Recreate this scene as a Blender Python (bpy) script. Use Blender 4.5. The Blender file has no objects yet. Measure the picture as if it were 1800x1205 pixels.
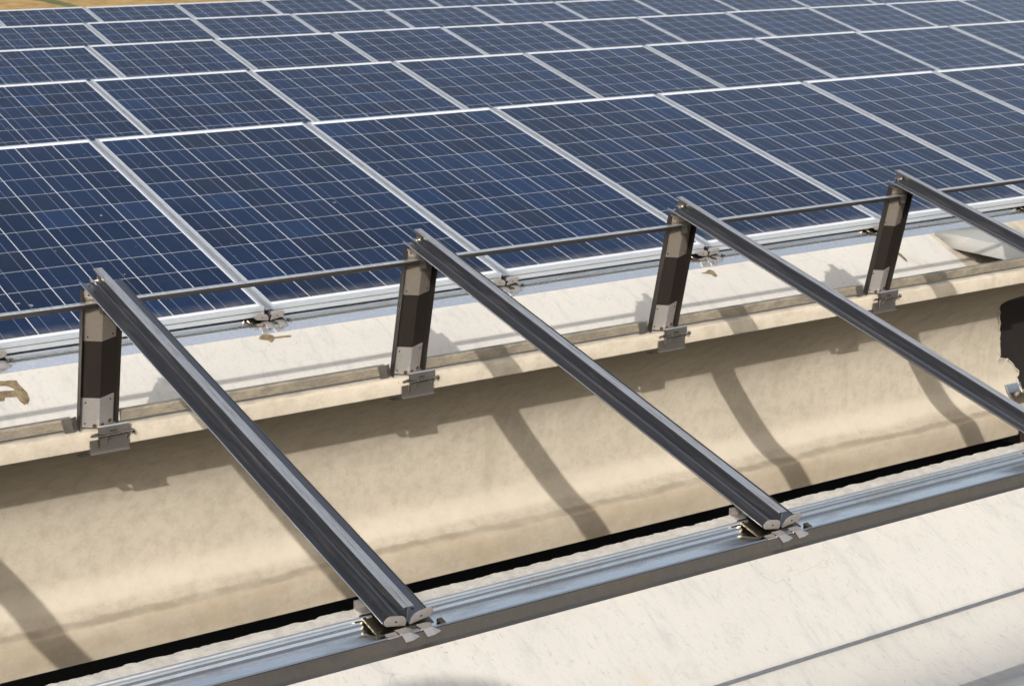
import bpy, bmesh, math, random
from mathutils import Vector, Matrix, noise

# ------------------------------------------------------------------ camera
S = bpy.context.scene
COL = S.collection
rad = math.radians
random.seed(7)

cam_d = bpy.data.cameras.new('camera')
cam = bpy.data.objects.new('camera', cam_d)
COL.objects.link(cam)
S.camera = cam
cr = Vector((0.83287116, -0.55334401, -0.011664))
cu = Vector((0.13943318, 0.18938131, 0.97195324))
cf = Vector((0.53561556, 0.81113817, -0.23488475))
m = Matrix((cr, cu, -cf)).transposed().to_4x4()
m.translation = Vector((-2.68, -5.6241, 1.3494))
cam.matrix_world = m
cam_d.sensor_width = 36.0
cam_d.lens = 62.957
cam_d.clip_start = 0.05
cam_d.clip_end = 3000
cam_d.dof.use_dof = True
cam_d.dof.focus_distance = 4.1
cam_d.dof.aperture_fstop = 16.0

# ------------------------------------------------------------------ world, sun, exposure
SUN = Vector((1.04, 1.68, -1.0)).normalized()          # direction the light travels
elev = math.asin(-SUN.z)
azim = math.atan2(-SUN.x, -SUN.y)
w = bpy.data.worlds.new('World')
S.world = w
w.use_nodes = True
wn = w.node_tree.nodes
wl = w.node_tree.links
sky = wn.new('ShaderNodeTexSky')
sky.sky_type = 'NISHITA'
sky.sun_disc = False
sky.sun_elevation = elev
sky.sun_rotation = azim
sky.air_density = 1.2
sky.dust_density = 4.0
sky.ozone_density = 1.2
bg = wn['Background']
bg.inputs['Strength'].default_value = 0.125
hsv = wn.new('ShaderNodeHueSaturation')
hsv.inputs['Saturation'].default_value = 0.58
wl.new(sky.outputs['Color'], hsv.inputs['Color'])
wl.new(hsv.outputs['Color'], bg.inputs['Color'])

sun_d = bpy.data.lights.new('sun', 'SUN')
sun_d.energy = 2.55
sun_d.angle = rad(0.5)
sun_d.color = (1.0, 0.955, 0.885)
sun = bpy.data.objects.new('sun', sun_d)
COL.objects.link(sun)
sun.rotation_euler = SUN.to_track_quat('-Z', 'Y').to_euler()
sun.location = (-12, -20, 14)

S.view_settings.view_transform = 'Standard'
S.view_settings.look = 'None'
S.view_settings.gamma = 1.0
S.view_settings.exposure = 0.5

# ------------------------------------------------------------------ layout constants
P = 2.6785                  # distance from one roof beam to the next
TH = 0.2597                 # tilt of the panels
CT, ST = math.cos(TH), math.sin(TH)

# ------------------------------------------------------------------ shader helpers
class NT:
    def __init__(s, name):
        s.m = bpy.data.materials.new(name)
        s.m.use_nodes = True
        s.n = s.m.node_tree.nodes
        s.l = s.m.node_tree.links
        s.b = s.n['Principled BSDF']
        s.tc = None
    def obj(s):
        if not s.tc:
            s.tc = s.n.new('ShaderNodeTexCoord')
        return s.tc.outputs['Object']
    def put(s, sock, v):
        if isinstance(v, (int, float)):
            sock.default_value = v
        elif isinstance(v, (tuple, list)):
            sock.default_value = tuple(v) + ((1.0,) if len(v) == 3 and len(sock.default_value) == 4 else ())
        else:
            s.l.new(v, sock)
    def math(s, op, a, b=0.0, c=0.0, clamp=False):
        n = s.n.new('ShaderNodeMath')
        n.operation = op
        n.use_clamp = clamp
        s.put(n.inputs[0], a); s.put(n.inputs[1], b); s.put(n.inputs[2], c)
        return n.outputs[0]
    def sep(s, v):
        n = s.n.new('ShaderNodeSeparateXYZ')
        s.l.new(v, n.inputs[0])
        return n.outputs
    def comb(s, x, y, z):
        n = s.n.new('ShaderNodeCombineXYZ')
        for i, v in enumerate((x, y, z)):
            s.put(n.inputs[i], v)
        return n.outputs[0]
    def mapping(s, scale, rot=(0, 0, 0), src=None):
        n = s.n.new('ShaderNodeMapping')
        n.inputs['Scale'].default_value = scale
        n.inputs['Rotation'].default_value = rot
        s.l.new(src or s.obj(), n.inputs[0])
        return n.outputs[0]
    def noise(s, scale, detail=4, rough=0.55, vec=None, dist=0.0):
        n = s.n.new('ShaderNodeTexNoise')
        n.inputs['Scale'].default_value = scale
        n.inputs['Detail'].default_value = detail
        n.inputs['Roughness'].default_value = rough
        n.inputs['Distortion'].default_value = dist
        s.l.new(vec or s.obj(), n.inputs['Vector'])
        return n.outputs['Fac']
    def white(s, vec, w=None):
        n = s.n.new('ShaderNodeTexWhiteNoise')
        n.noise_dimensions = '4D' if w is not None else '3D'
        s.l.new(vec, n.inputs['Vector'])
        if w is not None:
            s.put(n.inputs['W'], w)
        return n.outputs['Value']
    def voro(s, scale, vec=None, feature='F1', out='Distance'):
        n = s.n.new('ShaderNodeTexVoronoi')
        n.feature = feature
        n.inputs['Scale'].default_value = scale
        s.l.new(vec or s.obj(), n.inputs['Vector'])
        return n.outputs[out]
    def ramp(s, fac, a, b, ca=0.0, cb=1.0):
        n = s.n.new('ShaderNodeMapRange')
        n.interpolation_type = 'SMOOTHSTEP'
        s.put(n.inputs['Value'], fac)
        n.inputs['From Min'].default_value = a
        n.inputs['From Max'].default_value = b
        n.inputs['To Min'].default_value = ca
        n.inputs['To Max'].default_value = cb
        return n.outputs[0]
    def mix(s, fac, a, b, blend='MIX'):
        n = s.n.new('ShaderNodeMix')
        n.data_type = 'RGBA'
        n.blend_type = blend
        s.put(n.inputs[0], fac)
        s.put(n.inputs[6], a); s.put(n.inputs[7], b)
        return n.outputs[2]
    def bump(s, h, strength, dist):
        n = s.n.new('ShaderNodeBump')
        n.inputs['Strength'].default_value = strength
        n.inputs['Distance'].default_value = dist
        s.l.new(h, n.inputs['Height'])
        s.l.new(n.outputs[0], s.b.inputs['Normal'])
    def set(s, **k):
        for a, v in k.items():
            s.put(s.b.inputs[a.replace('_', ' ')], v)
        return s.m


def mat_metal(name, col, rough, metallic=1.0, dirt=(0.2, 0.18, 0.15), dirt_amt=0.25, scale=9.0, stretch=(1, 1, 1), rvar=0.1, fine=120.0, bump=0.06):
    t = NT(name)
    v = t.mapping(stretch)
    n1 = t.noise(scale, 6, 0.6, v)
    n2 = t.noise(fine, 3, 0.6, v)
    f = t.math('MULTIPLY', t.ramp(n1, 0.45, 0.72), dirt_amt)
    c = t.mix(f, col, dirt)
    c = t.mix(t.ramp(n2, 0.3, 0.7, 0.0, 0.22), c, tuple(x * 0.6 for x in col))
    r = t.math('ADD', t.math('MULTIPLY', t.math('SUBTRACT', n1, 0.5), rvar * 2), rough)
    r = t.math('ADD', r, t.math('MULTIPLY', f, 0.35), clamp=True)
    if bump:
        t.bump(n2, bump, 0.002)
    return t.set(Base_Color=c, Metallic=metallic, Roughness=r)


def mat_white_concrete(name='weathered_white_concrete', base=(0.515, 0.492, 0.452)):
    t = NT(name)
    vs = t.mapping((2.6, 0.8, 0.8), (0, 0, rad(-14)))
    big = t.noise(1.7, 5, 0.6)
    streak = t.noise(9.0, 8, 0.68, vs, 0.5)
    vs2 = t.mapping((2.0, 0.8, 0.8), (0, 0, rad(-24)))
    fine = t.noise(60.0, 8, 0.75, vs2, 0.6)
    grain = t.noise(240.0, 3, 0.6)
    c = t.mix(t.ramp(big, 0.3, 0.72), base, (0.47, 0.45, 0.415))
    c = t.mix(t.ramp(streak, 0.48, 0.72, 0.0, 0.7), c, (0.375, 0.37, 0.36))
    c = t.mix(t.ramp(streak, 0.34, 0.22, 0.0, 0.6), c, (0.60, 0.58, 0.54))
    c = t.mix(t.ramp(fine, 0.53, 0.72, 0.0, 0.72), c, (0.29, 0.28, 0.265))
    spots = t.math('MULTIPLY', t.ramp(t.noise(55.0, 2, 0.5), 0.70, 0.75), t.ramp(t.noise(4.0, 2), 0.5, 0.65))
    c = t.mix(t.math('MULTIPLY', spots, 0.65), c, (0.25, 0.2, 0.13))
    yel = t.ramp(t.noise(5.5, 3, 0.5, t.mapping((1, 1, 1), (0.4, 0.2, 0.9))), 0.66, 0.76, 0.0, 0.16)
    c = t.mix(yel, c, (0.44, 0.34, 0.19))
    # hairline cracks
    vc = t.mapping((1.7, 1.0, 1.0), (0, 0, rad(25)))
    dist = t.n.new('ShaderNodeVectorMath'); dist.operation = 'ADD'
    wob = t.n.new('ShaderNodeTexNoise'); wob.inputs['Scale'].default_value = 6.0; wob.inputs['Detail'].default_value = 6
    t.l.new(t.obj(), wob.inputs['Vector'])
    sc = t.n.new('ShaderNodeVectorMath'); sc.operation = 'SCALE'; sc.inputs['Scale'].default_value = 0.35
    t.l.new(wob.outputs['Color'], sc.inputs[0])
    t.l.new(vc, dist.inputs[0]); t.l.new(sc.outputs[0], dist.inputs[1])
    crk = t.voro(2.6, dist.outputs[0], 'DISTANCE_TO_EDGE')
    cr_f = t.math('MULTIPLY', t.ramp(crk, 0.006, 0.0015), t.ramp(t.noise(2.2, 2), 0.5, 0.62))
    c = t.mix(t.math('MULTIPLY', cr_f, 0.34), c, (0.22, 0.2, 0.18))
    h = t.math('ADD', t.math('MULTIPLY', fine, 0.6), t.math('MULTIPLY', grain, 0.6))
    t.bump(h, 0.22, 0.004)
    return t.set(Base_Color=c, Roughness=0.9, Specular_IOR_Level=0.25)


def mat_beige_concrete():
    t = NT('beige_precast_concrete')
    x, y, z = t.sep(t.obj())
    big = t.noise(2.4, 6, 0.62)
    mott = t.noise(19.0, 9, 0.75)
    fine = t.noise(70.0, 5, 0.7)
    grain = t.noise(260.0, 2, 0.6)
    vert = t.noise(6.5, 5, 0.6, t.mapping((1.6, 0.25, 0.22)))
    c = t.mix(t.ramp(big, 0.32, 0.7), (0.475, 0.425, 0.348), (0.42, 0.375, 0.305))
    c = t.mix(t.ramp(mott, 0.40, 0.68, 0.0, 0.5), c, (0.31, 0.27, 0.21))
    c = t.mix(t.ramp(fine, 0.54, 0.78, 0.0, 0.4), c, (0.27, 0.23, 0.165))
    c = t.mix(t.ramp(fine, 0.42, 0.28, 0.0, 0.4), c, (0.60, 0.53, 0.42))
    c = t.mix(t.ramp(vert, 0.55, 0.72, 0.0, 0.4), c, (0.33, 0.295, 0.22))
    # wavering line of dirt that has settled along the lower ledge
    wav = t.math('MULTIPLY', t.math('SUBTRACT', t.noise(2.6, 7, 0.66), 0.5), 0.034)
    zz = t.math('ADD', z, wav)
    on_ledge = t.math('MULTIPLY', t.ramp(y, -0.50, -0.53), t.ramp(y, -0.66, -0.63))
    l1 = t.math('MULTIPLY', t.ramp(zz, -0.783, -0.776), t.ramp(zz, -0.766, -0.773))
    l1 = t.math('MULTIPLY', l1, t.ramp(t.noise(7.0, 5, 0.6), 0.33, 0.6, 0.4, 1.0))
    c = t.mix(t.math('MULTIPLY', t.math('MULTIPLY', l1, on_ledge), 0.5), c, (0.17, 0.14, 0.10))
    low = t.math('MULTIPLY', t.ramp(zz, -0.77, -0.79), t.ramp(z, -0.93, -0.86, 0.45, 1.0))
    rust = t.noise(4.0, 6, 0.65, t.mapping((0.8, 3.0, 3.0)))
    low = t.math('MULTIPLY', low, t.ramp(rust, 0.3, 0.65, 0.25, 0.8))
    c = t.mix(t.math('MULTIPLY', low, 0.7), c, (0.36, 0.28, 0.185))
    # paler band painting in the sunlight on the fillet above it
    bl = t.math('MULTIPLY', t.ramp(zz, -0.755, -0.735), t.ramp(zz, -0.64, -0.70))
    c = t.mix(t.math('MULTIPLY', bl, 0.5), c, (0.54, 0.49, 0.41))
    h = t.math('ADD', t.math('MULTIPLY', fine, 0.7), t.math('MULTIPLY', grain, 0.5))
    t.bump(h, 0.3, 0.004)
    return t.set(Base_Color=c, Roughness=0.92, Specular_IOR_Level=0.2)


def mat_rough_concrete(name, a, b, scale=30.0):
    t = NT(name)
    n1 = t.noise(scale, 6, 0.65)
    n2 = t.noise(scale * 7, 4, 0.7)
    c = t.mix(t.ramp(n1, 0.35, 0.68), a, b)
    c = t.mix(t.ramp(n2, 0.55, 0.75, 0.0, 0.5), c, tuple(0.55 * q for q in b))
    t.bump(t.math('ADD', n1, t.math('MULTIPLY', n2, 0.7)), 0.6, 0.006)
    return t.set(Base_Color=c, Roughness=0.95, Specular_IOR_Level=0.2)


CELL0X, CELL0Y, PX, PY = 0.013, 0.034, 0.158, 0.162

def mat_cells():
    t = NT('polycrystalline_cells_under_glass')
    x, y, z = t.sep(t.obj())
    oi = t.n.new('ShaderNodeObjectInfo').outputs['Random']
    ux = t.math('DIVIDE', t.math('SUBTRACT', x, CELL0X), PX)
    uy = t.math('DIVIDE', t.math('SUBTRACT', y, CELL0Y), PY)
    ix, iy = t.math('FLOOR', ux), t.math('FLOOR', uy)
    fx, fy = t.math('FRACT', ux), t.math('FRACT', uy)
    cid = t.comb(ix, iy, t.math('MULTIPLY', oi, 97.0))
    r1 = t.white(cid)
    cid2 = t.comb(t.math('ADD', ix, 31.7), iy, t.math('MULTIPLY', oi, 53.0))
    r2 = t.white(cid2)
    base = t.mix(r1, (0.0024, 0.0082, 0.029), (0.0048, 0.0145, 0.048))
    base = t.mix(t.math('MULTIPLY', t.ramp(r2, 0.8, 0.97), 0.7), base, (0.005, 0.008, 0.018))
    base = t.mix(t.math('MULTIPLY', t.ramp(r2, 0.22, 0.02), 0.6), base, (0.006, 0.024, 0.075))
    cv = t.n.new('ShaderNodeVectorMath'); cv.operation = 'ADD'
    t.l.new(t.obj(), cv.inputs[0]); t.l.new(cid, cv.inputs[1])
    vn = t.n.new('ShaderNodeTexVoronoi'); vn.inputs['Scale'].default_value = 85.0
    t.l.new(cv.outputs[0], vn.inputs['Vector'])
    fl = t.sep(vn.outputs['Color'])[0]
    base = t.mix(t.math('MULTIPLY', fl, 0.45), base, (0.007, 0.018, 0.052))
    # tin busbars, two on each cell
    def line(f, c, hw):
        return t.math('LESS_THAN', t.math('ABSOLUTE', t.math('SUBTRACT', f, c)), hw)
    bus = t.math('MAXIMUM', line(fx, 0.27, 0.0062), line(fx, 0.73, 0.0062))
    base = t.mix(t.math('MULTIPLY', bus, 0.85), base, (0.15, 0.19, 0.26))
    # white backsheet showing between the cells
    gx = t.math('LESS_THAN', t.math('SUBTRACT', 0.5, t.math('ABSOLUTE', t.math('SUBTRACT', fx, 0.5))), 0.0105)
    gy = t.math('LESS_THAN', t.math('SUBTRACT', 0.5, t.math('ABSOLUTE', t.math('SUBTRACT', fy, 0.5))), 0.0090)
    base = t.mix(t.math('MULTIPLY', gy, 0.9), base, (0.40, 0.42, 0.46))
    base = t.mix(gx, base, (0.50, 0.52, 0.56))
    inx = t.math('MULTIPLY', t.math('GREATER_THAN', ux, -0.004), t.math('LESS_THAN', ux, 6.004))
    iny = t.math('MULTIPLY', t.math('GREATER_THAN', uy, -0.004), t.math('LESS_THAN', uy, 10.004))
    ins = t.math('MULTIPLY', inx, iny)
    base = t.mix(ins, (0.68, 0.69, 0.71), base)
    # thin film of dust on the glass
    du = t.noise(2.2, 6, 0.65, cv.outputs[0])
    base = t.mix(t.ramp(du, 0.35, 0.75, 0.003, 0.022), base, (0.30, 0.31, 0.33))
    edge = t.math('MULTIPLY', t.ramp(y, 0.10, 0.012), t.ramp(t.noise(14.0, 4), 0.35, 0.7, 0.1, 0.3))
    base = t.mix(edge, base, (0.38, 0.36, 0.33))
    sp = t.math('MULTIPLY', t.ramp(t.noise(38.0, 1, 0.4, cv.outputs[0]), 0.80, 0.812), 0.45)
    base = t.mix(sp, base, (0.5, 0.48, 0.44))
    rg = t.ramp(du, 0.3, 0.7, 0.10, 0.2)
    return t.set(Base_Color=base, Roughness=rg, IOR=1.24, Specular_IOR_Level=0.5, Specular_Tint=(0.36, 0.66, 1.0))


def mat_plain(name, col, rough=0.6, metallic=0.0, var=0.15, scale=20.0):
    t = NT(name)
    n1 = t.noise(scale, 5, 0.6)
    c = t.mix(t.ramp(n1, 0.3, 0.7), col, tuple(q * (1 - var * 2) for q in col))
    return t.set(Base_Color=c, Roughness=rough, Metallic=metallic)


def mat_flashing():
    t = NT('dirty_zinc_flashing')
    n1 = t.noise(26.0, 6, 0.65, t.mapping((0.5, 1, 1)))
    n2 = t.noise(150.0, 4, 0.65, t.mapping((0.35, 1, 1)))
    c = t.mix(t.ramp(n1, 0.3, 0.68), (0.33, 0.285, 0.215), (0.19, 0.165, 0.13))
    c = t.mix(t.ramp(n2, 0.45, 0.7, 0.0, 0.6), c, (0.12, 0.11, 0.09))
    z = t.sep(t.obj())[2]
    return t.set(Base_Color=c, Metallic=0.35, Roughness=0.55)


M = dict(
    top=mat_white_concrete(),
    beige=mat_beige_concrete(),
    bare=mat_rough_concrete('bare_grey_concrete', (0.42, 0.38, 0.31), (0.31, 0.275, 0.22), 14.0),
    rough=mat_rough_concrete('broken_concrete_edge', (0.50, 0.47, 0.42), (0.40, 0.375, 0.33), 40.0),
    cells=mat_cells(),
    frame=mat_metal('satin_aluminium_frame', (0.46, 0.50, 0.55), 0.42, 0.4, (0.5, 0.48, 0.44), 0.15, 6.0, (0.3, 0.3, 1), 0.05),
    groove=mat_plain('dark_frame_groove', (0.16, 0.155, 0.145), 0.6, 0.3),
    rail=mat_metal('mill_finish_steel_rail', (0.27, 0.27, 0.285), 0.40, 1.0, (0.12, 0.10, 0.095), 0.6, 10.0, (7, 0.7, 7), 0.1, 40.0),
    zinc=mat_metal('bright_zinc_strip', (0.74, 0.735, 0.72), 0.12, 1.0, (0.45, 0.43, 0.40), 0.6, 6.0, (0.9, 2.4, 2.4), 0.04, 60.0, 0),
    zinc2=mat_metal('pale_zinc', (0.86, 0.89, 0.92), 0.2, 0.9, (0.5, 0.5, 0.5), 0.5, 5.0, (1, 2.4, 2.4), 0.06, 60.0, 0),
    gusset=mat_metal('pale_stainless', (0.53, 0.505, 0.49), 0.38, 0.6, (0.33, 0.24, 0.18), 0.3, 12.0),
    gusset2=mat_metal('tarnished_stainless', (0.34, 0.305, 0.265), 0.4, 0.6, (0.20, 0.15, 0.11), 0.5, 14.0),
    brass=mat_metal('passivated_clip', (0.22, 0.19, 0.14), 0.3, 1.0, (0.12, 0.09, 0.05), 0.5, 30.0),
    rolled=mat_metal('rolled_zinc_edge', (0.85, 0.85, 0.84), 0.36, 1.0, (0.5, 0.5, 0.5), 0.2, 6.0, (0.9, 2.4, 2.4), 0.04, 60.0, 0),
    railtop=mat_metal('sky_lit_rail_top', (0.68, 0.68, 0.69), 0.33, 0.85, (0.20, 0.17, 0.155), 0.75, 16.0, (9, 0.5, 9), 0.1, 50.0),  # lighter copy of the steel, sky reflection on top faces painted in
    clamp=mat_metal('dull_stainless_clamp', (0.36, 0.335, 0.315), 0.34, 0.9, (0.2, 0.14, 0.1), 0.35, 22.0),
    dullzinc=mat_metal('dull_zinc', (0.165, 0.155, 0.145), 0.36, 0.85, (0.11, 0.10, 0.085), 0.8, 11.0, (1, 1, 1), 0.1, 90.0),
    stainless=mat_metal('stainless_plate', (0.46, 0.43, 0.41), 0.40, 0.75, (0.25, 0.17, 0.11), 0.2, 14.0),
    stain_dark=mat_metal('stainless_clip', (0.50, 0.45, 0.38), 0.26, 1.0, (0.2, 0.15, 0.1), 0.3, 20.0),
    post=mat_metal('brown_tarnished_steel', (0.052, 0.044, 0.038), 0.38, 0.6, (0.05, 0.04, 0.03), 0.5, 9.0, (5, 5, 0.7)),
    rust=mat_plain('rust', (0.085, 0.038, 0.018), 0.9, 0.0, 0.2, 60.0),
    dark=mat_plain('dark_hole_and_gap_shade', (0.02, 0.018, 0.016), 0.8),
    flash=mat_flashing(),
    bar=mat_metal('grey_steel_bar', (0.24, 0.225, 0.215), 0.36, 1.0, (0.2, 0.17, 0.15), 0.4, 10.0, (0.7, 5, 5)),
    cable=mat_metal('galvanised_wire', (0.36, 0.37, 0.38), 0.42, 0.9, (0.18, 0.17, 0.16), 0.4, 40.0),
    cover=mat_plain('pale_grey_sheet_metal', (0.47, 0.46, 0.425), 0.5, 0.1, 0.05, 3.0),
    stain=mat_rough_concrete('damp_brown_mud', (0.24, 0.185, 0.115), (0.12, 0.085, 0.05), 32.0),
    brown=mat_plain('brown_primer_steel', (0.055, 0.032, 0.024), 0.7),
    wall=mat_plain('grey_render_wall', (0.25, 0.24, 0.22), 0.9),
    floor=mat_plain('dark_hall_floor', (0.05, 0.048, 0.045), 0.9),
    rubber=mat_plain('black_rubber', (0.012, 0.012, 0.013), 0.5),
)

# ------------------------------------------------------------------ mesh helpers
class MB:
    """collects faces with material slots and links them as one mesh object"""
    def __init__(s):
        s.v, s.f, s.mi = [], [], []
    def add(s, vs, fs, mi=0, mx=None):
        o = len(s.v)
        s.v += [tuple(mx @ Vector(p)) if mx else tuple(p) for p in vs]
        s.f += [tuple(o + i for i in f) for f in fs]
        s.mi += [mi] * len(fs)
        return s
    def box(s, a, b, mi=0, mx=None):
        (x0, y0, z0), (x1, y1, z1) = a, b
        v = [(x0, y0, z0), (x1, y0, z0), (x1, y1, z0), (x0, y1, z0), (x0, y0, z1), (x1, y0, z1), (x1, y1, z1), (x0, y1, z1)]
        return s.add(v, [(0, 3, 2, 1), (4, 5, 6, 7), (0, 1, 5, 4), (1, 2, 6, 5), (2, 3, 7, 6), (3, 0, 4, 7)], mi, mx)
    def prism(s, poly, d, axis=0, a0=0.0, mi=0, mx=None):
        """polygon in the two axes other than `axis`, extruded from a0 to a0+d"""
        n = len(poly)
        def mk(p, a):
            q = list(p); q.insert(axis, a); return tuple(q)
        v = [mk(p, a0) for p in poly] + [mk(p, a0 + d) for p in poly]
        f = [tuple(range(n))[::-1], tuple(range(n, 2 * n))]
        f += [(i, (i + 1) % n, n + (i + 1) % n, n + i) for i in range(n)]
        return s.add(v, f, mi, mx)
    def sheet(s, path, d, axis=0, a0=0.0, th=0.002, mi=0, mx=None):
        """open polyline given thickness, extruded along axis"""
        n = len(path)
        nor = []
        for i in range(n):
            a = Vector(path[max(i - 1, 0)]); b = Vector(path[min(i + 1, n - 1)])
            t = (b - a).normalized()
            nor.append(Vector((-t.y, t.x)))
        L = [tuple(Vector(path[i]) + nor[i] * th / 2) for i in range(n)]
        R = [tuple(Vector(path[i]) - nor[i] * th / 2) for i in range(n)]
        def mk(p, a):
            q = list(p); q.insert(axis, a); return tuple(q)
        v = [mk(p, a0) for p in L + R] + [mk(p, a0 + d) for p in L + R]
        f = []
        N = 2 * n
        for i in range(n - 1):
            f += [(i, i + 1, N + i + 1, N + i), (n + i + 1, n + i, N + n + i, N + n + i + 1),
                  (i + 1, i, n + i, n + i + 1), (N + i, N + i + 1, N + n + i + 1, N + n + i)]
        f += [(0, N, N + n, n), (n - 1, 2 * n - 1, N + 2 * n - 1, N + n - 1)]
        return s.add(v, f, mi, mx)
    def tube(s, pts, r, seg=10, mi=0, mx=None):
        pts = [Vector(p) for p in pts]
        v, f = [], []
        up = Vector((0.31, 0.2, 0.93))
        for i, p in enumerate(pts):
            t = (pts[min(i + 1, len(pts) - 1)] - pts[max(i - 1, 0)]).normalized()
            a = t.cross(up).normalized(); b = a.cross(t)
            for k in range(seg):
                an = 2 * math.pi * k / seg
                v.append(tuple(p + (a * math.cos(an) + b * math.sin(an)) * r))
        for i in range(len(pts) - 1):
            for k in range(seg):
                k2 = (k + 1) % seg
                f.append((i * seg + k, i * seg + k2, (i + 1) * seg + k2, (i + 1) * seg + k))
        f += [tuple(range(seg))[::-1], tuple((len(pts) - 1) * seg + k for k in range(seg))]
        return s.add(v, f, mi, mx)
    def build(s, name, mats, parent=None, smooth=None):
        me = bpy.data.meshes.new(name)
        me.from_pydata(s.v, [], s.f)
        for mt in (mats if isinstance(mats, (list, tuple)) else [mats]):
            me.materials.append(mt)
        me.polygons.foreach_set('material_index', s.mi)
        me.update()
        bm = bmesh.new(); bm.from_mesh(me)
        bmesh.ops.recalc_face_normals(bm, faces=bm.faces)
        bm.to_mesh(me); bm.free()
        if smooth is not None:
            me.polygons.foreach_set('use_smooth', [True] * len(me.polygons))
            me.set_sharp_from_angle(angle=rad(smooth))
        o = bpy.data.objects.new(name, me)
        COL.objects.link(o)
        if parent:
            o.parent = parent
        return o


def tag(o, label=None, cat=None, group=None, kind=None):
    if label: o['label'] = label
    if cat: o['category'] = cat
    if group: o['group'] = group
    if kind: o['kind'] = kind
    return o


def thing(name, label, cat, loc=(0, 0, 0), rot=(0, 0, 0), group=None):
    o = bpy.data.objects.new(name, None)
    o.empty_display_size = 0.1
    COL.objects.link(o)
    o.location = loc
    o.rotation_euler = rot
    return tag(o, label, cat, group)


def kids(o):
    return [c for c in bpy.data.objects if c.parent == o]


def dup(o, parent=None):
    ch = kids(o)
    c = o.copy()
    COL.objects.link(c)
    if parent:
        c.parent = parent
    for k in ch:
        dup(k, c)
    return c


ORD = ['first', 'second', 'third', 'fourth', 'fifth', 'sixth', 'seventh', 'eighth', 'ninth', 'tenth', 'eleventh', 'twelfth', 'thirteenth', 'fourteenth', 'fifteenth', 'sixteenth']

# ------------------------------------------------------------------ ground, hall
GZ = -7.0

def mat_field():
    t = NT('golden_stubble')
    n1 = t.noise(0.35, 6, 0.65)
    n2 = t.noise(1.1, 4, 0.7, t.mapping((1, 0.45, 1), (0, 0, rad(20))))
    c = t.mix(t.ramp(n2, 0.34, 0.66), (0.46, 0.30, 0.12), (0.25, 0.155, 0.055))
    c = t.mix(t.ramp(n1, 0.45, 0.7, 0.0, 0.6), c, (0.58, 0.43, 0.22))
    return t.set(Base_Color=c, Roughness=1.0, Specular_IOR_Level=0.1)

g = MB().add([(-900, -900, GZ), (1200, -900, GZ), (1200, 1400, GZ), (-900, 1400, GZ)], [(0, 1, 2, 3)]).build('field', mat_field())
tag(g, kind='structure')

gr = MB()
gv, gf = [], []
pts = [((60.8, 183.6), (61.9, 182.6)), ((60.0, 179.6), (61.3, 178.2)), ((59.3, 175.3), (60.7, 173.7)), ((57.8, 165.6), (59.3, 165.5)), ((56.6, 158.7), (57.5, 157.8)), ((56.2, 154.3), (56.9, 153.5))]
for a, b in pts:
    gv += [(a[0], a[1], GZ + .03), (b[0], b[1], GZ + .03)]
for i in range(len(pts) - 1):
    gf.append((2 * i, 2 * i + 1, 2 * i + 3, 2 * i + 2))
gs = gr.add(gv, gf).build('grass_strip', mat_plain('green_grass', (0.11, 0.15, 0.035), 1.0, 0, 0.25, 0.8))
tag(gs, 'strip of green grass crossing the golden stubble field', 'grass', kind='stuff')

hf = MB().box((-4.4, -6.4, GZ + 0.005), (18.9, 13.9, GZ + 0.05)).build('hall_floor', M['floor'])
tag(hf, kind='structure')
hw_ = MB()
hw_.box((-4.6, -6.7, GZ + .01), (19.1, -6.45, -0.92)).box((-4.6, 13.95, GZ + .01), (19.1, 14.2, -0.92))
hw_.box((-4.6, -6.45, GZ + .01), (-4.4, 13.95, -0.92)).box((18.9, -6.45, GZ + .01), (19.1, 13.95, -0.92))
tag(hw_.build('hall_wall', M['wall']), 'grey outer wall of the hall under the roof beams', 'wall')

# ------------------------------------------------------------------ roof beams
UNDER = [(-.985, -.052), (-.988, -.075), (-.986, -.096), (-.976, -.1035), (-.90, -.122), (-.82, -.154), (-.74, -.197), (-.66, -.243),
         (-.59, -.297), (-.54, -.345), (-.505, -.395), (-.484, -.45), (-.475, -.52), (-.472, -.60), (-.474, -.66), (-.481, -.70),
         (-.497, -.732), (-.522, -.756), (-.555, -.772), (-.585, -.779), (-.598, -.786), (-.601, -.80), (-.596, -.845), (-.589, -.896)]
TOPN = [(-.982, -.047), (-.973, -.043), (-.94, -.042), (-.90, -.052), (-.84, -.080), (-.76, -.122), (-.70, -.180), (-.655, -.220), (-.60, -.260), (-.54, -.2755), (-.48, -.277), (-.44, -.275)]
TOPF = [(-.36, -.258), (-.28, -.215), (-.20, -.170), (-.10, -.122), (-.03, -.090), (.012, -.071), (.045, -.055)]
EDGE = [(.060, -.045), (.085, -.0375), (.103, -.0350), (.109, -.044), (.110, -.060)]
UF = [(-.88 - y, z) for (y, z) in UNDER[2:]]
PROFILE = UNDER[::-1] + TOPN + TOPF + EDGE + UF          # closed, both lips, both foot sides
N_U, N_T, N_E = len(UNDER), len(TOPN) + len(TOPF), len(EDGE)


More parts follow.
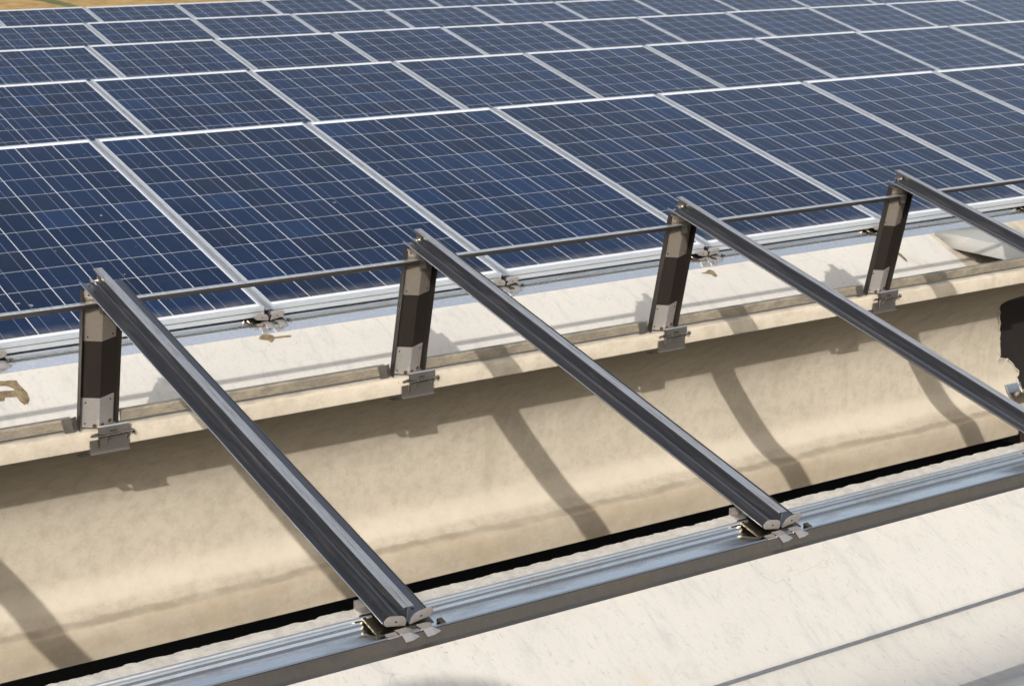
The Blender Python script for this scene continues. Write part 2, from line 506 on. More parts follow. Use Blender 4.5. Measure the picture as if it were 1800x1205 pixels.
def make_beam(xs, joint_x, chip, seed):
    v, f, mi = [], [], []
    n = len(PROFILE)
    for x in xs:
        for k, (y, z) in enumerate(PROFILE):
            dy = dz = 0.0
            if chip and k >= N_U and k < N_U + 2:       # near lip, slightly ragged arris
                q = noise.noise(Vector((x * 22, seed, k)))
                dz = -0.006 * max(0.0, q) ** 1.0
                dy = 0.004 * max(0.0, q)
            if chip and k >= N_U + N_T:
                e = k - N_U - N_T
                q = noise.noise(Vector((x * 9, seed, 1.3))) * .35 + 0.8 * min(0.2, noise.noise(Vector((x * 37, seed, 4.1)))) + 0.9 * min(.15, noise.noise(Vector((x * 95, seed, 4.1))))
                if e >= 2:
                    dy = 0.007 * q
                dz += 0.0014 * noise.noise(Vector((x * 40, k * 3.1, seed)))
            if chip and N_U - 5 <= N_U - 1 - (N_U - 1 - k) and k < 3:
                dz += 0.003 * noise.noise(Vector((x * 25, seed, 9)))
            v.append((x, y + dy, z + dz))
    for i in range(len(xs) - 1):
        xm = (xs[i] + xs[i + 1]) / 2
        for k in range(n):
            k2 = (k + 1) % n
            f.append((i * n + k, i * n + k2, (i + 1) * n + k2, (i + 1) * n + k))
            if N_U + 2 <= k < N_U + N_T:
                mi.append(0 if xm < joint_x else 2)
            elif N_U + N_T - 1 <= k < N_U + N_T + N_E:
                mi.append(3)
            else:
                mi.append(1)
    f.append(tuple(range(n)))
    f.append(tuple((len(xs) - 1) * n + k for k in range(n))[::-1])
    mi += [1, 1]
    b = MB(); b.v, b.f, b.mi = v, f, mi
    o = b.build('roof_beam', [M['top'], M['beige'], M['bare'], M['rough']], None, 24)
    return o


def stations(a, b, fine0, fine1, step):
    xs = [a]
    x = fine0
    while x < fine1:
        xs.append(x); x += step
    xs += [fine1, b]
    return xs

near_beam = make_beam(stations(-4.3, 18.8, -2.3, 1.6, 0.006), 99, True, 3.7)
near_beam.location = (0, -P, 0)
tag(near_beam, 'whitish concrete roof beam in the foreground with broken far edge and zinc strip', 'beam', 'concrete roof beams')
xs_far = stations(-4.3, 18.8, -2.0, 4.2, 0.03) + [3.27]
xs_far.sort()
far_beam = make_beam(xs_far, 3.27, True, 8.2)
tag(far_beam, 'concrete roof beam with sunlit beige side carrying the four upright posts', 'beam', 'concrete roof beams')

# ragged opening broken through the side of the far beam
hole = [(3.155, -.328), (3.129, -.300), (3.128, -.288), (3.140, -.276), (3.20, -.262), (3.30, -.262), (3.70, -.262), (3.71, -.56), (3.66, -.78),
        (3.52, -.80), (3.43, -.785), (3.405, -.765), (3.394, -.748), (3.389, -.714), (3.382, -.695), (3.382, -.677), (3.395, -.655), (3.371, -.632), (3.347, -.607), (3.318, -.586), (3.291, -.594), (3.268, -.594),
        (3.259, -.577), (3.274, -.565), (3.271, -.539), (3.261, -.511), (3.257, -.478), (3.244, -.444), (3.228, -.407), (3.192, -.367)]
cut = MB().prism(hole, 0.6, axis=1, a0=-.70).build('cutter', M['rough'])
bo = far_beam.modifiers.new('hole', 'BOOLEAN')
bo.operation = 'DIFFERENCE'; bo.solver = 'EXACT'; bo.object = cut
bpy.context.view_layer.update()
dg = bpy.context.evaluated_depsgraph_get()
me_new = bpy.data.meshes.new_from_object(far_beam.evaluated_get(dg), depsgraph=dg)
far_beam.modifiers.clear()
old = far_beam.data
far_beam.data = me_new
bpy.data.objects.remove(cut)

rim = [(3.158, -.556, -.330), (3.192, -.526, -.367), (3.226, -.501, -.407), (3.241, -.487, -.444), (3.253, -.481, -.478), (3.257, -.477, -.511), (3.267, -.475, -.539), (3.268, -.474, -.562),
       (3.254, -.474, -.580), (3.268, -.473, -.598), (3.291, -.473, -.597), (3.318, -.474, -.589), (3.347, -.473, -.610), (3.371, -.474, -.635), (3.393, -.475, -.656), (3.380, -.478, -.678), (3.386, -.489, -.714), (3.392, -.515, -.748)]
rp_, rr_ = [], []
for a, b in zip(rim, rim[1:]):
    for k in range(5):
        p = Vector(a).lerp(Vector(b), k / 5)
        q = Vector((noise.noise(p * 60), .5 * noise.noise(p * 47 + Vector((3, 1, 2))), noise.noise(p * 52 + Vector((7, 7, 1)))))
        rp_.append(p + q * .005)
rm = MB().tube(rp_, .0045, 7)
ro = rm.build('broken_rim', M['beige'], far_beam)
for v_ in ro.data.vertices:
    v_.co += Vector((noise.noise(v_.co * 150), noise.noise(v_.co * 130 + Vector((1, 4, 2))), noise.noise(v_.co * 140))) * .003

plain_beam = make_beam([-4.3, 3.0, 11.0, 18.8], 99, False, 1.0)
BN = ['behind the nearest full row of panels', 'behind the second row of panels', 'behind the third row of panels', 'behind the fourth row of panels', 'behind the rearmost row of panels', 'under the photographer']
for i, k in enumerate((1, 2, 3, 4, 5, -2)):
    b = plain_beam if i == 0 else dup(plain_beam)
    b.location = (0, k * P, 0)
    tag(b, 'concrete roof beam hidden ' + BN[i], 'beam', 'concrete roof beams')

# unseen sheet added before the foreground beam to keep light out of the hall
dk = MB()
n_ = 60
path = []
for i in range(n_):
    yy = -2 * P + .12 + (P - .12 - 1.0) * i / (n_ - 1)
    path.append((yy, -.012 + .012 * (1 if i % 4 < 2 else -1)))
dk.sheet(path, 23.0, 0, -4.25, .003)
tag(dk.build('light_block_sheet', M['cover']), 'unseen corrugated sheet added to block light in the bay nearest the photographer', 'light blocker')

for r_, (xa, xb) in enumerate([(-2, 7), (-1, 10), (-1, 13), (0, 13), (1, 11)]):  # unseen sheets added past the rows so the hall below stays dark
    for q0, q1, where in ((-4.3, xa - .02, 'left'), (xb + .02, 18.8, 'right')):
        d_ = MB()
        n_ = 40
        d_.sheet([(r_ * P + .12 + (P - 1.12) * k / (n_ - 1), -.012 + .012 * (1 if k % 4 < 2 else -1)) for k in range(n_)], q1 - q0, 0, q0, .003)
        tag(d_.build('light_block_sheet', M['cover']), 'unseen light-blocking sheet added beyond the %s end of the %s of panels' % (where, ['nearest row', 'second row', 'third row', 'fourth row', 'rearmost row'][r_]), 'light blocker', 'added light-blocking sheets past the panel rows')

# mud stains on the far beam
def on_top(x, y):
    pr_ = [(-.44, -.275)] + TOPF
    for (y0, z0), (y1, z1) in zip(pr_, pr_[1:]):
        if y0 <= y <= y1:
            return (x, y, z0 + (z1 - z0) * (y - y0) / (y1 - y0) + 0.0016)
    return (x, y, -.07)

def stain(outline, holes=None):
    """irregular film of mud, refined and roughened along its rim"""
    out = []
    n = len(outline)
    for i in range(n):
        a, b = Vector(outline[i]), Vector(outline[(i + 1) % n])
        k = max(2, int((b - a).length / 0.006))
        for j in range(k):
            p = a.lerp(b, j / k)
            q = noise.noise(Vector((p.x * 90, p.y * 90, 2.2))) * 0.004
            out.append((p.x + q, p.y - q * 0.6))
    v = [on_top(*p) for p in out]
    b = MB().add(v, [tuple(range(len(v)))])
    o = b.build('mud_stain', M['stain'], far_beam)
    bm = bmesh.new(); bm.from_mesh(o.data)
    bmesh.ops.triangulate(bm, faces=bm.faces)
    bm.to_mesh(o.data); bm.free()
    for p in o.data.polygons:
        if p.normal.z < 0: p.flip()
    return o

stain([(-1.10, -.062), (-.999, -.060), (-.933, -.070), (-.927, -.106), (-.921, -.135), (-.923, -.158), (-.936, -.182), (-.948, -.184), (-.957, -.165), (-.960, -.145),
       (-.993, -.140), (-1.004, -.153), (-1.05, -.15), (-1.05, -.109), (-1.01, -.107), (-.955, -.115), (-.957, -.105), (-.976, -.088), (-1.002, -.084), (-1.10, -.084)])
stain([(-.052, -.036), (-.035, -.031), (-.018, -.032), (-.004, -.041), (0, -.053), (.034, -.053), (.065, -.057), (.059, -.065), (.029, -.063), (-.003, -.061), (-.012, -.070), (-.025, -.081), (-.031, -.065), (-.047, -.059), (-.06, -.053)])
stain([(1.923, -.060), (1.958, -.054), (1.98, -.045), (1.993, -.057), (1.986, -.089), (1.971, -.095), (1.966, -.077), (1.946, -.068)])
stain([(2.955, -.06), (2.979, -.10), (2.986, -.106), (2.998, -.132), (2.994, -.159), (2.986, -.181), (2.978, -.18), (2.978, -.157), (2.974, -.133), (2.967, -.114), (2.94, -.06)])

# ------------------------------------------------------------------ zinc strips along the beam edges
def make_strip(label, loc, sloped):
    t = thing('zinc_strip', label, 'metal strip', loc, group='zinc strips along the beam edges')
    b = MB()
    if sloped:
        b.sheet([(-.0335, -.0975), (-.0325, -.0935), (-.0130, -.0640), (-.009, -.0615), (.030, -.0595), (.034, -.054)], .999, 0, .0005, .0016)
        b.build('base_channel', M['zinc2'], t, 8)
    else:
        b.sheet([(-.0302, -.0580), (-.028, -.0555), (.030, -.0545), (.034, -.053)], .999, 0, .0005, .0016)
        b.build('base_channel', M['zinc'], t, 8)
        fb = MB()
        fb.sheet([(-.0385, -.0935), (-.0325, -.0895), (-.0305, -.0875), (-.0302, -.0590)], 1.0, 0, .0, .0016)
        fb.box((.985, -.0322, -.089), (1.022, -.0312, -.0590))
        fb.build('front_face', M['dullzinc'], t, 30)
    u = MB()
    u.sheet([(.0335, -.0540), (.036, -.0475), (.0435, -.0455), (.0455, -.0415), (.0455, -.038)], .895, 0, .0525, .0016)
    u.build('upstand', M['zinc'], t, 8)
    r = MB()
    r.tube([(.0525, .050, -.0375), (.9475, .050, -.0375)], .0046, 12)
    r.build('rolled_edge', M['rolled'], t, 60)
    return t

PLN = ['left of the first rail', 'between the first and second rails', 'between the second and third rails', 'right of the third rail', 'beyond the right edge']
s0 = make_strip('shiny zinc strip on the foreground beam edge, ' + PLN[0], (-2, -P, 0), False)
strips = [s0]
for i in range(1, 4):
    c = dup(s0); c.location = (-2 + i, -P, 0.0)
    c['label'] = 'shiny zinc strip on the foreground beam edge, ' + PLN[i]
    strips.append(c)
s1 = make_strip('', (-2, 0, 0), True)
for i in range(-2, 6):
    c = s1 if i == -2 else dup(s1)
    c.location = (i, 0, -0.002)
    lab = {-2: 'beyond the left edge', -1: 'at the left edge', 0: 'in the first whole bay', 1: 'in the second whole bay', 2: 'in the third whole bay', 3: 'behind the pale cover', 4: 'at the right end', 5: 'past the right end'}[i]
    c['label'] = 'zinc strip under the nearest row of solar panels, ' + lab

# ------------------------------------------------------------------ mounting rails
RAIL_L = 1.660

def rivet(b, x, y, z, nrm, r=.0034, mi=0):
    n = Vector(nrm).normalized()
    a = n.orthogonal().normalized(); c = n.cross(a)
    vs = [tuple(Vector((x, y, z)) + (a * math.cos(k * math.pi / 4) + c * math.sin(k * math.pi / 4)) * r + n * .0006) for k in range(8)]
    vs2 = [tuple(Vector(p) - n * .002) for p in vs]
    b.add(vs + vs2, [tuple(range(8))] + [(k, (k + 1) % 8, 8 + (k + 1) % 8, 8 + k) for k in range(8)], mi)

def rail_z(x):
    return -.0465 + (abs(x) - .006) * .19

def make_rail():
    t = thing('mounting_rail', '', 'rail')
    t.rotation_euler = (TH, 0, 0)
    y0 = -.016
    lf = MB()
    lf.sheet([(-.0570, -.0295), (-.056, -.0325), (-.0065, -.0462), (-.0040, -.0440), (-.0030, -.0400)], RAIL_L - y0 - .004, 1, y0, .0018)
    lf.prism([(-.0582, -.0305), (-.0566, -.0300), (-.0566, -.0288), (-.0582, -.0288)], RAIL_L - y0 - .006, 1, y0 + .001, 2)  # rim highlight painted in with the lighter steel
    for yy in (.02, .075, RAIL_L - .06, RAIL_L - .022):
        rivet(lf, -.036, yy, -.0462 + .0295 * .277 + .0014, (-.27, 0, 1), mi=1)
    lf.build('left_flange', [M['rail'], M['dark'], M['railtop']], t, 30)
    rf = MB()
    rf.sheet([(.0572, -.0335), (.056, -.0365), (.0065, -.0462), (.0040, -.0440), (.0030, -.0400)], RAIL_L - y0 - .004, 1, y0, .0018)
    for yy in (.02, .075, RAIL_L - .16, RAIL_L - .10):
        rivet(rf, .034, yy, rail_z(.034) + .0014, (.19, 0, 1), mi=1)
    rf.build('right_flange', [M['rail'], M['dark']], t, 30)
    wb = MB()
    ya, L_ = y0 + .002, RAIL_L - y0 + .012
    wb.prism([(-.0012, -.0445), (.0012, -.0445), (.0012, -.0055), (-.0012, -.0055)], L_ - .001, 1, ya + .0005)
    wb.prism([(-.0124, -.0084), (-.0110, -.0084), (-.0110, -.0048), (-.0013, -.0048), (-.0013, -.0034), (-.0124, -.0034)], L_, 1, ya)
    wb.prism([(-.0003, -.0050), (.0110, -.0050), (.0110, -.0080), (.0124, -.0080), (.0124, -.0038), (-.0003, -.0038)], L_, 1, ya)
    for xx in (-.0080, -.0045, .0040, .0080):
        wb.prism([(xx - .0006, -.0036), (xx + .0006, -.0036), (xx + .0003, -.0028), (xx - .0003, -.0028)], L_ - .002, 1, ya + .001)
    wb.mi = [1 if max(wb.v[i][2] for i in f_) > -.0052 and min(wb.v[i][2] for i in f_) > -.0052 else 0 for f_ in wb.f]  # top faces get the lighter steel as painted sky reflection
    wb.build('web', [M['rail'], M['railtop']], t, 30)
    cl = MB()
    cl.tube([(-.034, RAIL_L - .022, -.024), (-.004, RAIL_L - .022, -.022)], .0042, 8)
    cl.tube([(-.034, RAIL_L - .022, -.024), (-.027, RAIL_L - .022, -.0235)], .0075, 6)
    cl.tube([(-.014, RAIL_L - .022, -.0225), (-.0075, RAIL_L - .022, -.022)], .0085, 6)
    cl.build('bolt', M['stain_dark'], t, 40)
    for s_ in (-1, 1):
        # rounded end stop folded up from each flange
        poly = [(-.022, .001)]
        for k in range(9):
            a = math.pi - math.pi / 2 * k / 8
            poly.append((-.001 + .021 * math.cos(a), .001 + .026 * math.sin(a)))
        for k in range(9):
            a = math.pi / 2 - math.pi * 0.75 * k / 8
            poly.append((.020 + .013 * math.cos(a), .014 + .013 * math.sin(a)))
        poly += [(.024, .001)]
        b = MB()
        mx = Matrix.Translation((s_ * .006, y0 - .001, -.0462)) @ Matrix.Rotation(-s_ * .19, 4, 'Y') @ Matrix.Rotation(.12, 4, 'X')
        pp = [(s_ * (x + .0215), z) for x, z in poly]
        b.prism(pp, .0016, axis=1, a0=-.0016, mx=mx)
        c0 = mx @ Vector((s_ * .026, -.0016, .012))
        rivet(b, c0.x, c0.y, c0.z, mx.to_3x3() @ Vector((0, -1, 0)), .0026, 1)
        b.build('end_stop', [M['stainless'], M['dark']], t, 30)
    ft = MB()
    ft.box((-.074, -.026, -.0500), (.058, .050, -.0480))
    ft.box((-.074, -.0255, -.0479), (-.066, .040, -.0450)).box((-.064, -.0150, -.0479), (-.058, -.0090, -.0455)).box((-.064, .0120, -.0479), (-.058, .0180, -.0455))
    ft.build('foot_plate', M['brass'], t, 30)
    MB().box((-.058, -.0450, -.0480), (-.034, -.0290, -.0460)).build('spacer', M['stainless'], t)
    MB().box((.064, -.044, -.0480), (.076, -.026, -.0420)).build('spacer', M['brass'], t)
    for x0 in (-.014, .036):
        hk = MB()
        hk.add([(x0 - .020, -.0255, -.0460), (x0 + .006, -.0255, -.0460), (x0 + .006, -.0450, -.0446), (x0 - .015, -.0450, -.0446), (x0 - .011, -.0590, -.0550), (x0 + .007, -.0585, -.0545),
                (x0 + .014, -.0300, -.0485), (x0 + .024, -.0530, -.0540)],
               [(0, 1, 2, 3), (3, 2, 5, 4), (1, 6, 7, 2), (2, 7, 5)])
        o = hk.build('hook', [M['stainless']], t)
        so = o.modifiers.new('thickness', 'SOLIDIFY'); so.thickness = .0014
    return t

RN = ['nearest full', 'second', 'third', 'fourth', 'rearmost']
rail0 = make_rail()
rail0.location = (-1, -P, 0)
FR = {-2: 'bare steel rail beyond the left edge of the open bay',
      -1: 'bare steel rail over the open bay, leftmost and longest of the four in view',
      0: 'bare steel rail over the open bay, between the leftmost rail and the two right ones',
      1: 'bare steel rail over the open bay, third from the left, lower end out of frame',
      2: 'bare steel rail over the open bay, rightmost, only its upper end in view'}
rail0['label'] = FR[-1]
rail0['group'] = 'steel rails waiting for panels over the open bay'
FR[3] = 'bare steel rail over the open bay, beyond the right edge of the picture'
for i in (-2, 0, 1, 2, 3):
    c = dup(rail0); c.location = (i, -P, 0); c['label'] = FR[i]

# ------------------------------------------------------------------ support posts with hinge clamps
POST_B = Vector((0, -.965, -.035))
POST_H = 0.428

def make_post():
    t = thing('support_post', '', 'post', POST_B, (TH, 0, 0))
    # folded sheet: side lips and a ridge towards the photographer (local -y)
    cs = [(-.056, -.022), (-.0555, .0), (-.048, -.001), (-.004, -.019), (.0, -.0205), (.004, -.019), (.048, -.001), (.0555, .0), (.056, -.022)]
    b = MB(); b.sheet(cs, POST_H - .004, 2, .002, .002)
    b.build('folded_sheet', M['post'], t, 25)
    def gusset(z0, z1, rust, mg):
        g_ = MB()
        p = [(-.0475, -.0032), (-.004, -.0212), (0, -.0227), (.004, -.0212), (.0475, -.0032)]
        g_.sheet(p, z1 - z0, 2, z0, .0016)
        for x in (-.036, .036):
            for z in (z0 + .012, z1 - .014):
                yy = -.0045 - (.0475 - abs(x)) * .414
                rivet(g_, x, yy, z, (math.copysign(.38, x), -1, 0), .0026, 1)
        if rust:
            for x in (-.012, .010, .036):
                yy = -.0050 - (.0475 - abs(x)) * .414
                rivet(g_, x, yy - .0004, z0 + .006 + (.004 if x > .02 else 0), (math.copysign(.38, x), -1, 0), .0062, 2)
        return g_.build('gusset_plate', [mg, M['dark'], M['rust']], t, 25)
    gusset(.004, .096, True, M['gusset'])
    gusset(POST_H - .155, POST_H - .004, False, M['gusset2'])
    # hinge clamp hanging over the lip, local z is close to vertical
    mx = Matrix.Rotation(-TH, 4, 'X')
    c = MB()
    cx = .027
    yf = -.030
    c.box((cx - .060, yf - .0022, -.072), (cx + .055, yf, -.034), 0, mx)             # back plate on the lip face
    c.box((cx - .060, yf - .012, -.0735), (cx + .055, yf, -.0722), 0, mx)            # turned-out foot
    c.prism([(yf - .0024, -.034), (yf - .0024, .002), (yf - .014, .002), (yf - .014, -.018), (yf - .0125, -.018), (yf - .0125, .0004), (yf - .004, .0004), (yf - .004, -.034)], .088, axis=0, a0=cx - .034, mx=mx)
    for gx in (cx - .010, cx + .047):
        c.prism([(yf - .0022, -.012), (yf - .020, -.020), (yf - .0022, -.046)], .0022, axis=0, a0=gx, mx=mx)
    c.box((cx - .034, yf - .0035, -.034), (cx + .050, yf - .0026, -.017), 1, mx)  # dark strip painted in for the shadow below the channel
    c.box((cx - .004, yf - .0150, -.0125), (cx + .016, yf - .0141, -.0080), 1, mx)
    c.tube([(cx - .045, yf - .004, -.018), (cx - .045, yf - .0055, -.020)], .012, 12, mx=mx)
    c.build('hinge_clamp', [M['clamp'], M['dark']], t, 30)
    p = MB()
    p.tube([(cx - .036, yf - .009, .004), (cx + .056, yf - .009, .004)], .0032, 10, mx=mx)
    p.build('hinge_rod', M['rolled'], t, 40)
    k = MB()
    k.tube([(cx - .041, yf - .016, -.052), (cx - .041, yf - .016, -.030), (cx - .039, yf - .0155, -.025), (cx - .034, yf - .015, -.023), (cx + .068, yf - .015, -.020)], .0024, 8, mx=mx)
    k.tube([(cx + .061, yf - .015, -.0202), (cx + .066, yf - .015, -.0201)], .0065, 6, mx=mx)
    k.build('bent_pin', M['stain_dark'], t, 40)
    h = MB()
    h.sheet([(yf - .001, -.0715), (yf + .004, -.0745), (yf + .03, -.0765)], .030, 0, cx - .088, .003, mx=mx)
    h.build('lip_hook', M['dark'], t)
    return t

POSTL = {-2: 'brown steel post beyond the left edge of the picture', -1: 'brown steel post at the far left, under the leftmost bare rail',
         0: 'brown steel post under the second bare rail from the left', 1: 'brown steel post under the third bare rail from the left',
         2: 'brown steel post near the right edge, beside the pale sheet cover', 3: 'brown steel post beyond the right edge of the picture'}
post0 = make_post()
post0.location = POST_B + Vector((-1, 0, 0))
post0['label'] = POSTL[-1]
post0['group'] = 'steel posts on the lip of the far beam'
for i in (-2, 0, 1, 2, 3):
    c = dup(post0); c.location = POST_B + Vector((i, 0, 0)); c['label'] = POSTL[i]

# ------------------------------------------------------------------ cross bars from post to post
def make_bar():
    t = thing('cross_bar', '', 'bar')
    b = MB()
    arc = [(-.0140, .0066), (-.0138, .0078), (.0115, .0078), (.0117, -.0072), (.001, -.0078)]
    b.sheet(arc, .93, 0, .068, .0016)
    b.mi = [1 if min(b.v[i][2] for i in f_) > .0062 else 0 for f_ in b.f]  # upper plate lightened to paint in the sun on it
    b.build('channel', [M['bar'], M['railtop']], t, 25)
    e = MB()
    e.sheet([(.006, .009), (.004, -.010), (.002, -.024)], .022, 0, .984, .002)
    e.build('end_tab', M['bar'], t, 30)
    return t

BL = {-2: 'thin steel bar running out of the left edge to the leftmost post', -1: 'thin steel bar between the first and second posts from the left',
      0: 'thin steel bar between the second and third posts from the left', 1: 'thin steel bar between the third post and the rightmost post',
      2: 'thin steel bar running from the rightmost post out of the right edge'}
bar0 = make_bar()
hb = .392
bar_c = POST_B + Vector((0, -hb * ST - .034 * CT, hb * CT - .034 * ST))
bar0.location = bar_c + Vector((-1, 0, 0)); bar0['label'] = BL[-1]; bar0['group'] = 'thin bars between the posts'
for i in (-2, 0, 1, 2):
    c = dup(bar0); c.location = bar_c + Vector((i, 0, 0)); c['label'] = BL[i]

# ------------------------------------------------------------------ flashing along the lip of the far beam
def make_flash():
    t = thing('lip_flashing', '', 'flashing')
    b = MB()
    xs = [.066 + .868 * k / 24 for k in range(25)]
    path = [(-.9735, -.0315), (-.9725, -.0080), (-.9700, -.0035), (-.950, -.0035)]
    b.sheet(path, .862, 0, .068, .0022)
    b.build('strip', M['flash'], t, 20)
    e = MB()
    e.add([(.905, -.9770, -.040), (.932, -.9765, -.040), (.926, -.9745, -.0010), (.898, -.9755, -.0010), (.948, -.968, -.038), (.946, -.960, -.002)], [(0, 1, 2, 3), (1, 4, 5, 2)])
    o = e.build('end_tab', M['clamp'], t)
    so = o.modifiers.new('thickness', 'SOLIDIFY'); so.thickness = .0012
    return t

FL = {-2: 'left of the leftmost post', -1: 'between the first and second posts', 0: 'between the second and third posts', 1: 'between the third and fourth posts', 2: 'right of the fourth post'}
fl0 = make_flash(); fl0.location = (-1, 0, 0); fl0['label'] = 'dirty zinc flashing along the beam lip, ' + FL[-1]; fl0['group'] = 'flashings along the beam lip'
for i in (-2, 0, 1, 2):
    c = dup(fl0); c.location = (i, 0, 0); c['label'] = 'dirty zinc flashing along the beam lip, ' + FL[i]

# ------------------------------------------------------------------ solar panels
PW, PL, FT = .974, 1.685, .0355

def make_panel():
    t = thing('solar_panel', '', 'solar panel')
    t.rotation_euler = (TH, 0, 0)
    f = MB()
    lip = .0100
    def bar(a0, a1, axis, side):
        # cross-section in (across, z); across grows inwards
        sec = [(0, -FT), (0, -.0185), (.0018, -.0178), (.0018, -.0158), (0, -.0150), (0, -.0012), (.0010, 0), (lip, 0), (lip, -.0016), (.004, -.0020), (.004, -FT)]
        n = len(sec)
        vs = []
        for a in (a0, a1):
            for (q, z) in sec:
                if axis == 0:
                    vs.append((a, q if side < 0 else PL - q, z))
                else:
                    vs.append((q if side < 0 else PW - q, a, z))
        fs = [tuple(range(n)), tuple(range(n, 2 * n))[::-1]] + [(i, (i + 1) % n, n + (i + 1) % n, n + i) for i in range(n)]
        o = len(f.v)
        f.add(vs, fs)
        for i in (1, 2, 3):
            f.mi[len(f.mi) - n + i] = 1
    bar(0, PW, 0, -1); bar(0, PW, 0, 1)
    bar(lip + .0003, PL - lip - .0003, 1, -1); bar(lip + .0003, PL - lip - .0003, 1, 1)
    f.build('frame', [M['frame'], M['groove']], t)
    gsh = MB()
    gsh.box((.0045, .0045, -.0065), (PW - .0045, PL - .0045, -.0018))
    gsh.build('cell_sheet', M['cells'], t)
    return t

VIS = [(-1, 5), (0, 8), (0, 11), (1, 11), (2, 9)]
first = None
NAMES = ['the nearest full row', 'the second row back', 'the third row back', 'the fourth row back', 'the rearmost row']
for r in range(5):
    sh = -.0078 * r
    a, b_ = VIS[r]
    for i in range(a - 1, b_ + 2):
        if first is None:
            first = make_panel(); p = first
        else:
            p = dup(first)
        p.location = (i + .013 + sh + .004, r * P, 0)
        p.rotation_euler = (TH + rad(random.uniform(-.10, .10)), rad(random.uniform(-.06, .06)), 0)
        p['group'] = 'solar panels in long rows'
        if i < a:
            p['label'] = 'dark blue solar panel out of view, left of ' + NAMES[r]
        elif i > b_:
            p['label'] = 'dark blue solar panel out of view, right end of ' + NAMES[r]
        else:
            p['label'] = 'dark blue solar panel with pale frame, %s from the left in %s' % (ORD[i - a], NAMES[r])
        if i > a - 1:
            q = dup(rail0)
            q.location = (i + sh + .004, r * P, 0)
            q['group'] = 'rails in the seams between the panels'
            q['label'] = ('steel rail in the seam left of the %s panel in %s' % (ORD[min(i - a, 14)], NAMES[r])) if i <= b_ else 'steel rail past the right end of ' + NAMES[r]

# ------------------------------------------------------------------ details on the right
cv = MB()
E_ = [(3.292, -.050, -.108), (3.297, -.143, -.1415), (3.300, -.42, -.146), (3.303, -.62, -.150), (3.306, -.93, -.032)]
R_ = [(3.293, -.050, -.079), (3.350, -.200, -.093), (3.368, -.40, -.099), (3.372, -.60, -.098), (3.374, -.93, -.005)]
T_ = [(3.66, -.050, -.082), (3.66, -.20, -.090), (3.66, -.40, -.096), (3.66, -.60, -.096), (3.66, -.93, -.003)]
W_ = [(3.70, -.050, -.110), (3.70, -.20, -.14), (3.70, -.42, -.146), (3.70, -.62, -.150), (3.70, -.93, -.032)]
vs = E_ + R_ + T_ + W_
fs = []
for j in range(3):
    for i in range(4):
        fs.append((j * 5 + i, j * 5 + i + 1, (j + 1) * 5 + i + 1, (j + 1) * 5 + i))
cvo = cv.add(vs, fs).build('joint_cover', M['cover'], None, 28)
so = cvo.modifiers.new('thickness', 'SOLIDIFY'); so.thickness = .002
tag(cvo, 'pale grey folded sheet bridging the joint on the far beam at the right', 'cover')

st = thing('metal_strap', 'short zinc strap screwed to the beam side beside the broken opening', 'strap', (3.36, 0, 0))
b = MB()
b.sheet([(-.484, -.700), (-.500, -.732), (-.526, -.757), (-.558, -.775)], .100, 0, -.062, .003)
b.sheet([(-.496, -.700), (-.512, -.728), (-.538, -.752)], .003, 0, -.065, .003)
b.build('plate', M['zinc'], st, 20)
b = MB(); b.tube([(-.006, -.510, -.742), (-.006, -.518, -.732)], .008, 8); b.build('screw', M['stainless'], st, 40)
bk = MB()  # added board, its near-black colour stands for the unlit inside of the opening
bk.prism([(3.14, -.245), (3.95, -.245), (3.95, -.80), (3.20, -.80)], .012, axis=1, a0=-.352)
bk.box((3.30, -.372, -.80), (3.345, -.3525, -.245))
tag(bk.build('dark_fill_board', mat_plain('dark_brown_board', (0.008, 0.005, 0.004), 0.8)), 'dark brown board added as the unlit inside of the broken beam opening', 'board')
bl = MB()
bl.box((3.268, -.66, -1.6), (3.42, -.612, -.83))
tag(bl.build('steel_stub', M['brown']), 'dark brown steel stub under the beam at the right edge', 'steel stub')

# broken concrete brackets under the bare rails on the rough edge
def bracket(x, lab):
    b = MB()
    b.box((x - .062, -P + .098, -.052), (x - .030, -P + .104, -.018))
    b.box((x - .062, -P + .068, -.040), (x + .03, -P + .098, -.0335))
    return tag(b.build('edge_bracket', M['stainless']), lab, 'bracket', 'brackets under the rails')
bracket(-1, 'small plate bracket under the leftmost bare rail at the broken concrete edge')
bracket(0, 'small plate bracket under the second bare rail at the broken concrete edge')

# steel rope
t = thing('steel_rope', 'twisted grey steel rope lying across the foreground beam', 'rope', (0, 0, 0))
rp = MB()
x0, x1 = -1.9, 1.9
def rope_c(x):
    return (-3.000 + .004 * math.sin(x * 2.1), -.2085 - .001 * math.sin(x * 3))
for s_ in range(6):
    pts = []
    n = 420
    for k in range(n + 1):
        x = x0 + (x1 - x0) * k / n
        cy, cz = rope_c(x)
        a = s_ * math.pi / 3 + x * 2 * math.pi / .062
        pts.append((x, cy + .0030 * math.cos(a), cz + .0030 * math.sin(a)))
    rp.tube(pts, .00175, 6)
rp.build('strands', M['cable'], t, 60)

# loop of black cable standing above the second row
lp = MB()
pts = []
for k in range(25):
    a = rad(-40 + 260 * k / 24)
    pts.append((1.612 + .038 * math.cos(a), P + 1.69 * CT + .03, .430 + .030 * math.sin(a)))
lp.tube(pts, .0035, 8)
tag(lp.build('cable_loop', M['rubber'], None, 60), 'small loop of black cable above the top edge of the second row', 'cable')

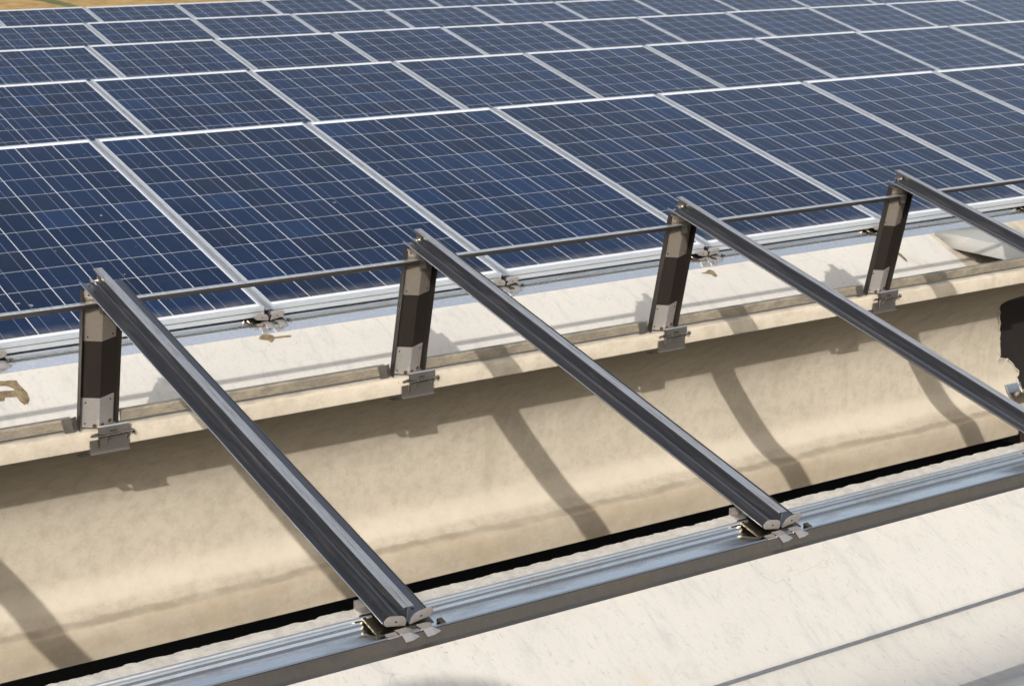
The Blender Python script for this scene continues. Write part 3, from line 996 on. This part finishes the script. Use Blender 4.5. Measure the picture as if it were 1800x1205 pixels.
# ------------------------------------------------------------------ the photographer, whose head shades the foreground beam
def skinned(name, chain, edges, material, parent, root=0, sub=2):
    me = bpy.data.meshes.new(name)
    me.from_pydata([c[0] for c in chain], edges, [])
    o = bpy.data.objects.new(name, me)
    COL.objects.link(o)
    sk = o.modifiers.new('skin', 'SKIN'); sk.use_smooth_shade = True
    sv = me.skin_vertices[0].data if me.skin_vertices else None
    if sv is None:
        bpy.context.view_layer.objects.active = o
        bm = bmesh.new(); bm.from_mesh(me)
        lay = bm.verts.layers.skin.verify()
        bm.verts.ensure_lookup_table()
        for i, c in enumerate(chain):
            bm.verts[i][lay].radius = c[1] if isinstance(c[1], tuple) else (c[1], c[1])
            bm.verts[i][lay].use_root = (i == root)
        bm.to_mesh(me); bm.free()
    ss = o.modifiers.new('smooth', 'SUBSURF'); ss.levels = sub; ss.render_levels = sub
    me.materials.append(material)
    bpy.context.view_layer.update()
    dg = bpy.context.evaluated_depsgraph_get()
    new = bpy.data.meshes.new_from_object(o.evaluated_get(dg), depsgraph=dg)
    o.modifiers.clear()
    o.data = new
    o.parent = parent
    for p in new.polygons: p.use_smooth = True
    return o

M['skin'] = mat_plain('skin', (0.42, 0.25, 0.17), 0.55, 0, 0.05)
M['shirt'] = mat_plain('blue_cotton', (0.10, 0.14, 0.22), 0.9, 0, 0.1)
M['trousers'] = mat_plain('grey_trousers', (0.12, 0.12, 0.12), 0.9, 0, 0.1)
M['hair'] = mat_plain('dark_hair', (0.03, 0.02, 0.015), 0.7, 0, 0.2, 80)
FZ = -0.278
person = thing('person', 'person in blue shirt behind the camera, seen only as a soft head shadow', 'person', (-2.86, -5.84, FZ), (0, 0, rad(-32)))
K = 1.0
body = [((0, 0, .98), (.15, .11)), ((0, .0, 1.15), (.135, .10)), ((0, -.01, 1.34), (.165, .11)), ((0, -.01, 1.50), (.11, .08)), ((0, .01, 1.59), .052), ((0, .025, 1.68), (.068, .078)), ((0, .02, 1.79), (.078, .092)), ((0, .01, 1.85), (.055, .065)),
        ((-.19, -.01, 1.49), .058), ((-.27, .02, 1.22), .043), ((-.12, .155, 1.40), .030),
        ((.19, -.01, 1.49), .058), ((.27, .02, 1.22), .043), ((.09, .155, 1.40), .030),
        ((-.10, 0, .90), .095), ((-.12, .02, .50), .058), ((-.13, 0, .09), .040), ((-.14, .15, .035), .034),
        ((.10, 0, .90), .095), ((.12, .02, .50), .058), ((.13, 0, .09), .040), ((.14, .15, .035), .034)]
be = [(0, 1), (1, 2), (2, 3), (3, 4), (4, 5), (5, 6), (6, 7), (3, 8), (8, 9), (9, 10), (3, 11), (11, 12), (12, 13), (0, 14), (14, 15), (15, 16), (16, 17), (0, 18), (18, 19), (19, 20), (20, 21)]
bo = skinned('body', body, be, M['skin'], person)
for i_, mt in enumerate((M['shirt'], M['trousers'], M['hair'])):
    bo.data.materials.append(mt)
for p in bo.data.polygons:
    c = p.center
    if c.z < .98 and abs(c.x) < .25: p.material_index = 2
    elif c.z < 1.52 and not (c.y > .10): p.material_index = 1
    elif c.z > 1.76 and (c.y < .06 or c.z > 1.84): p.material_index = 3
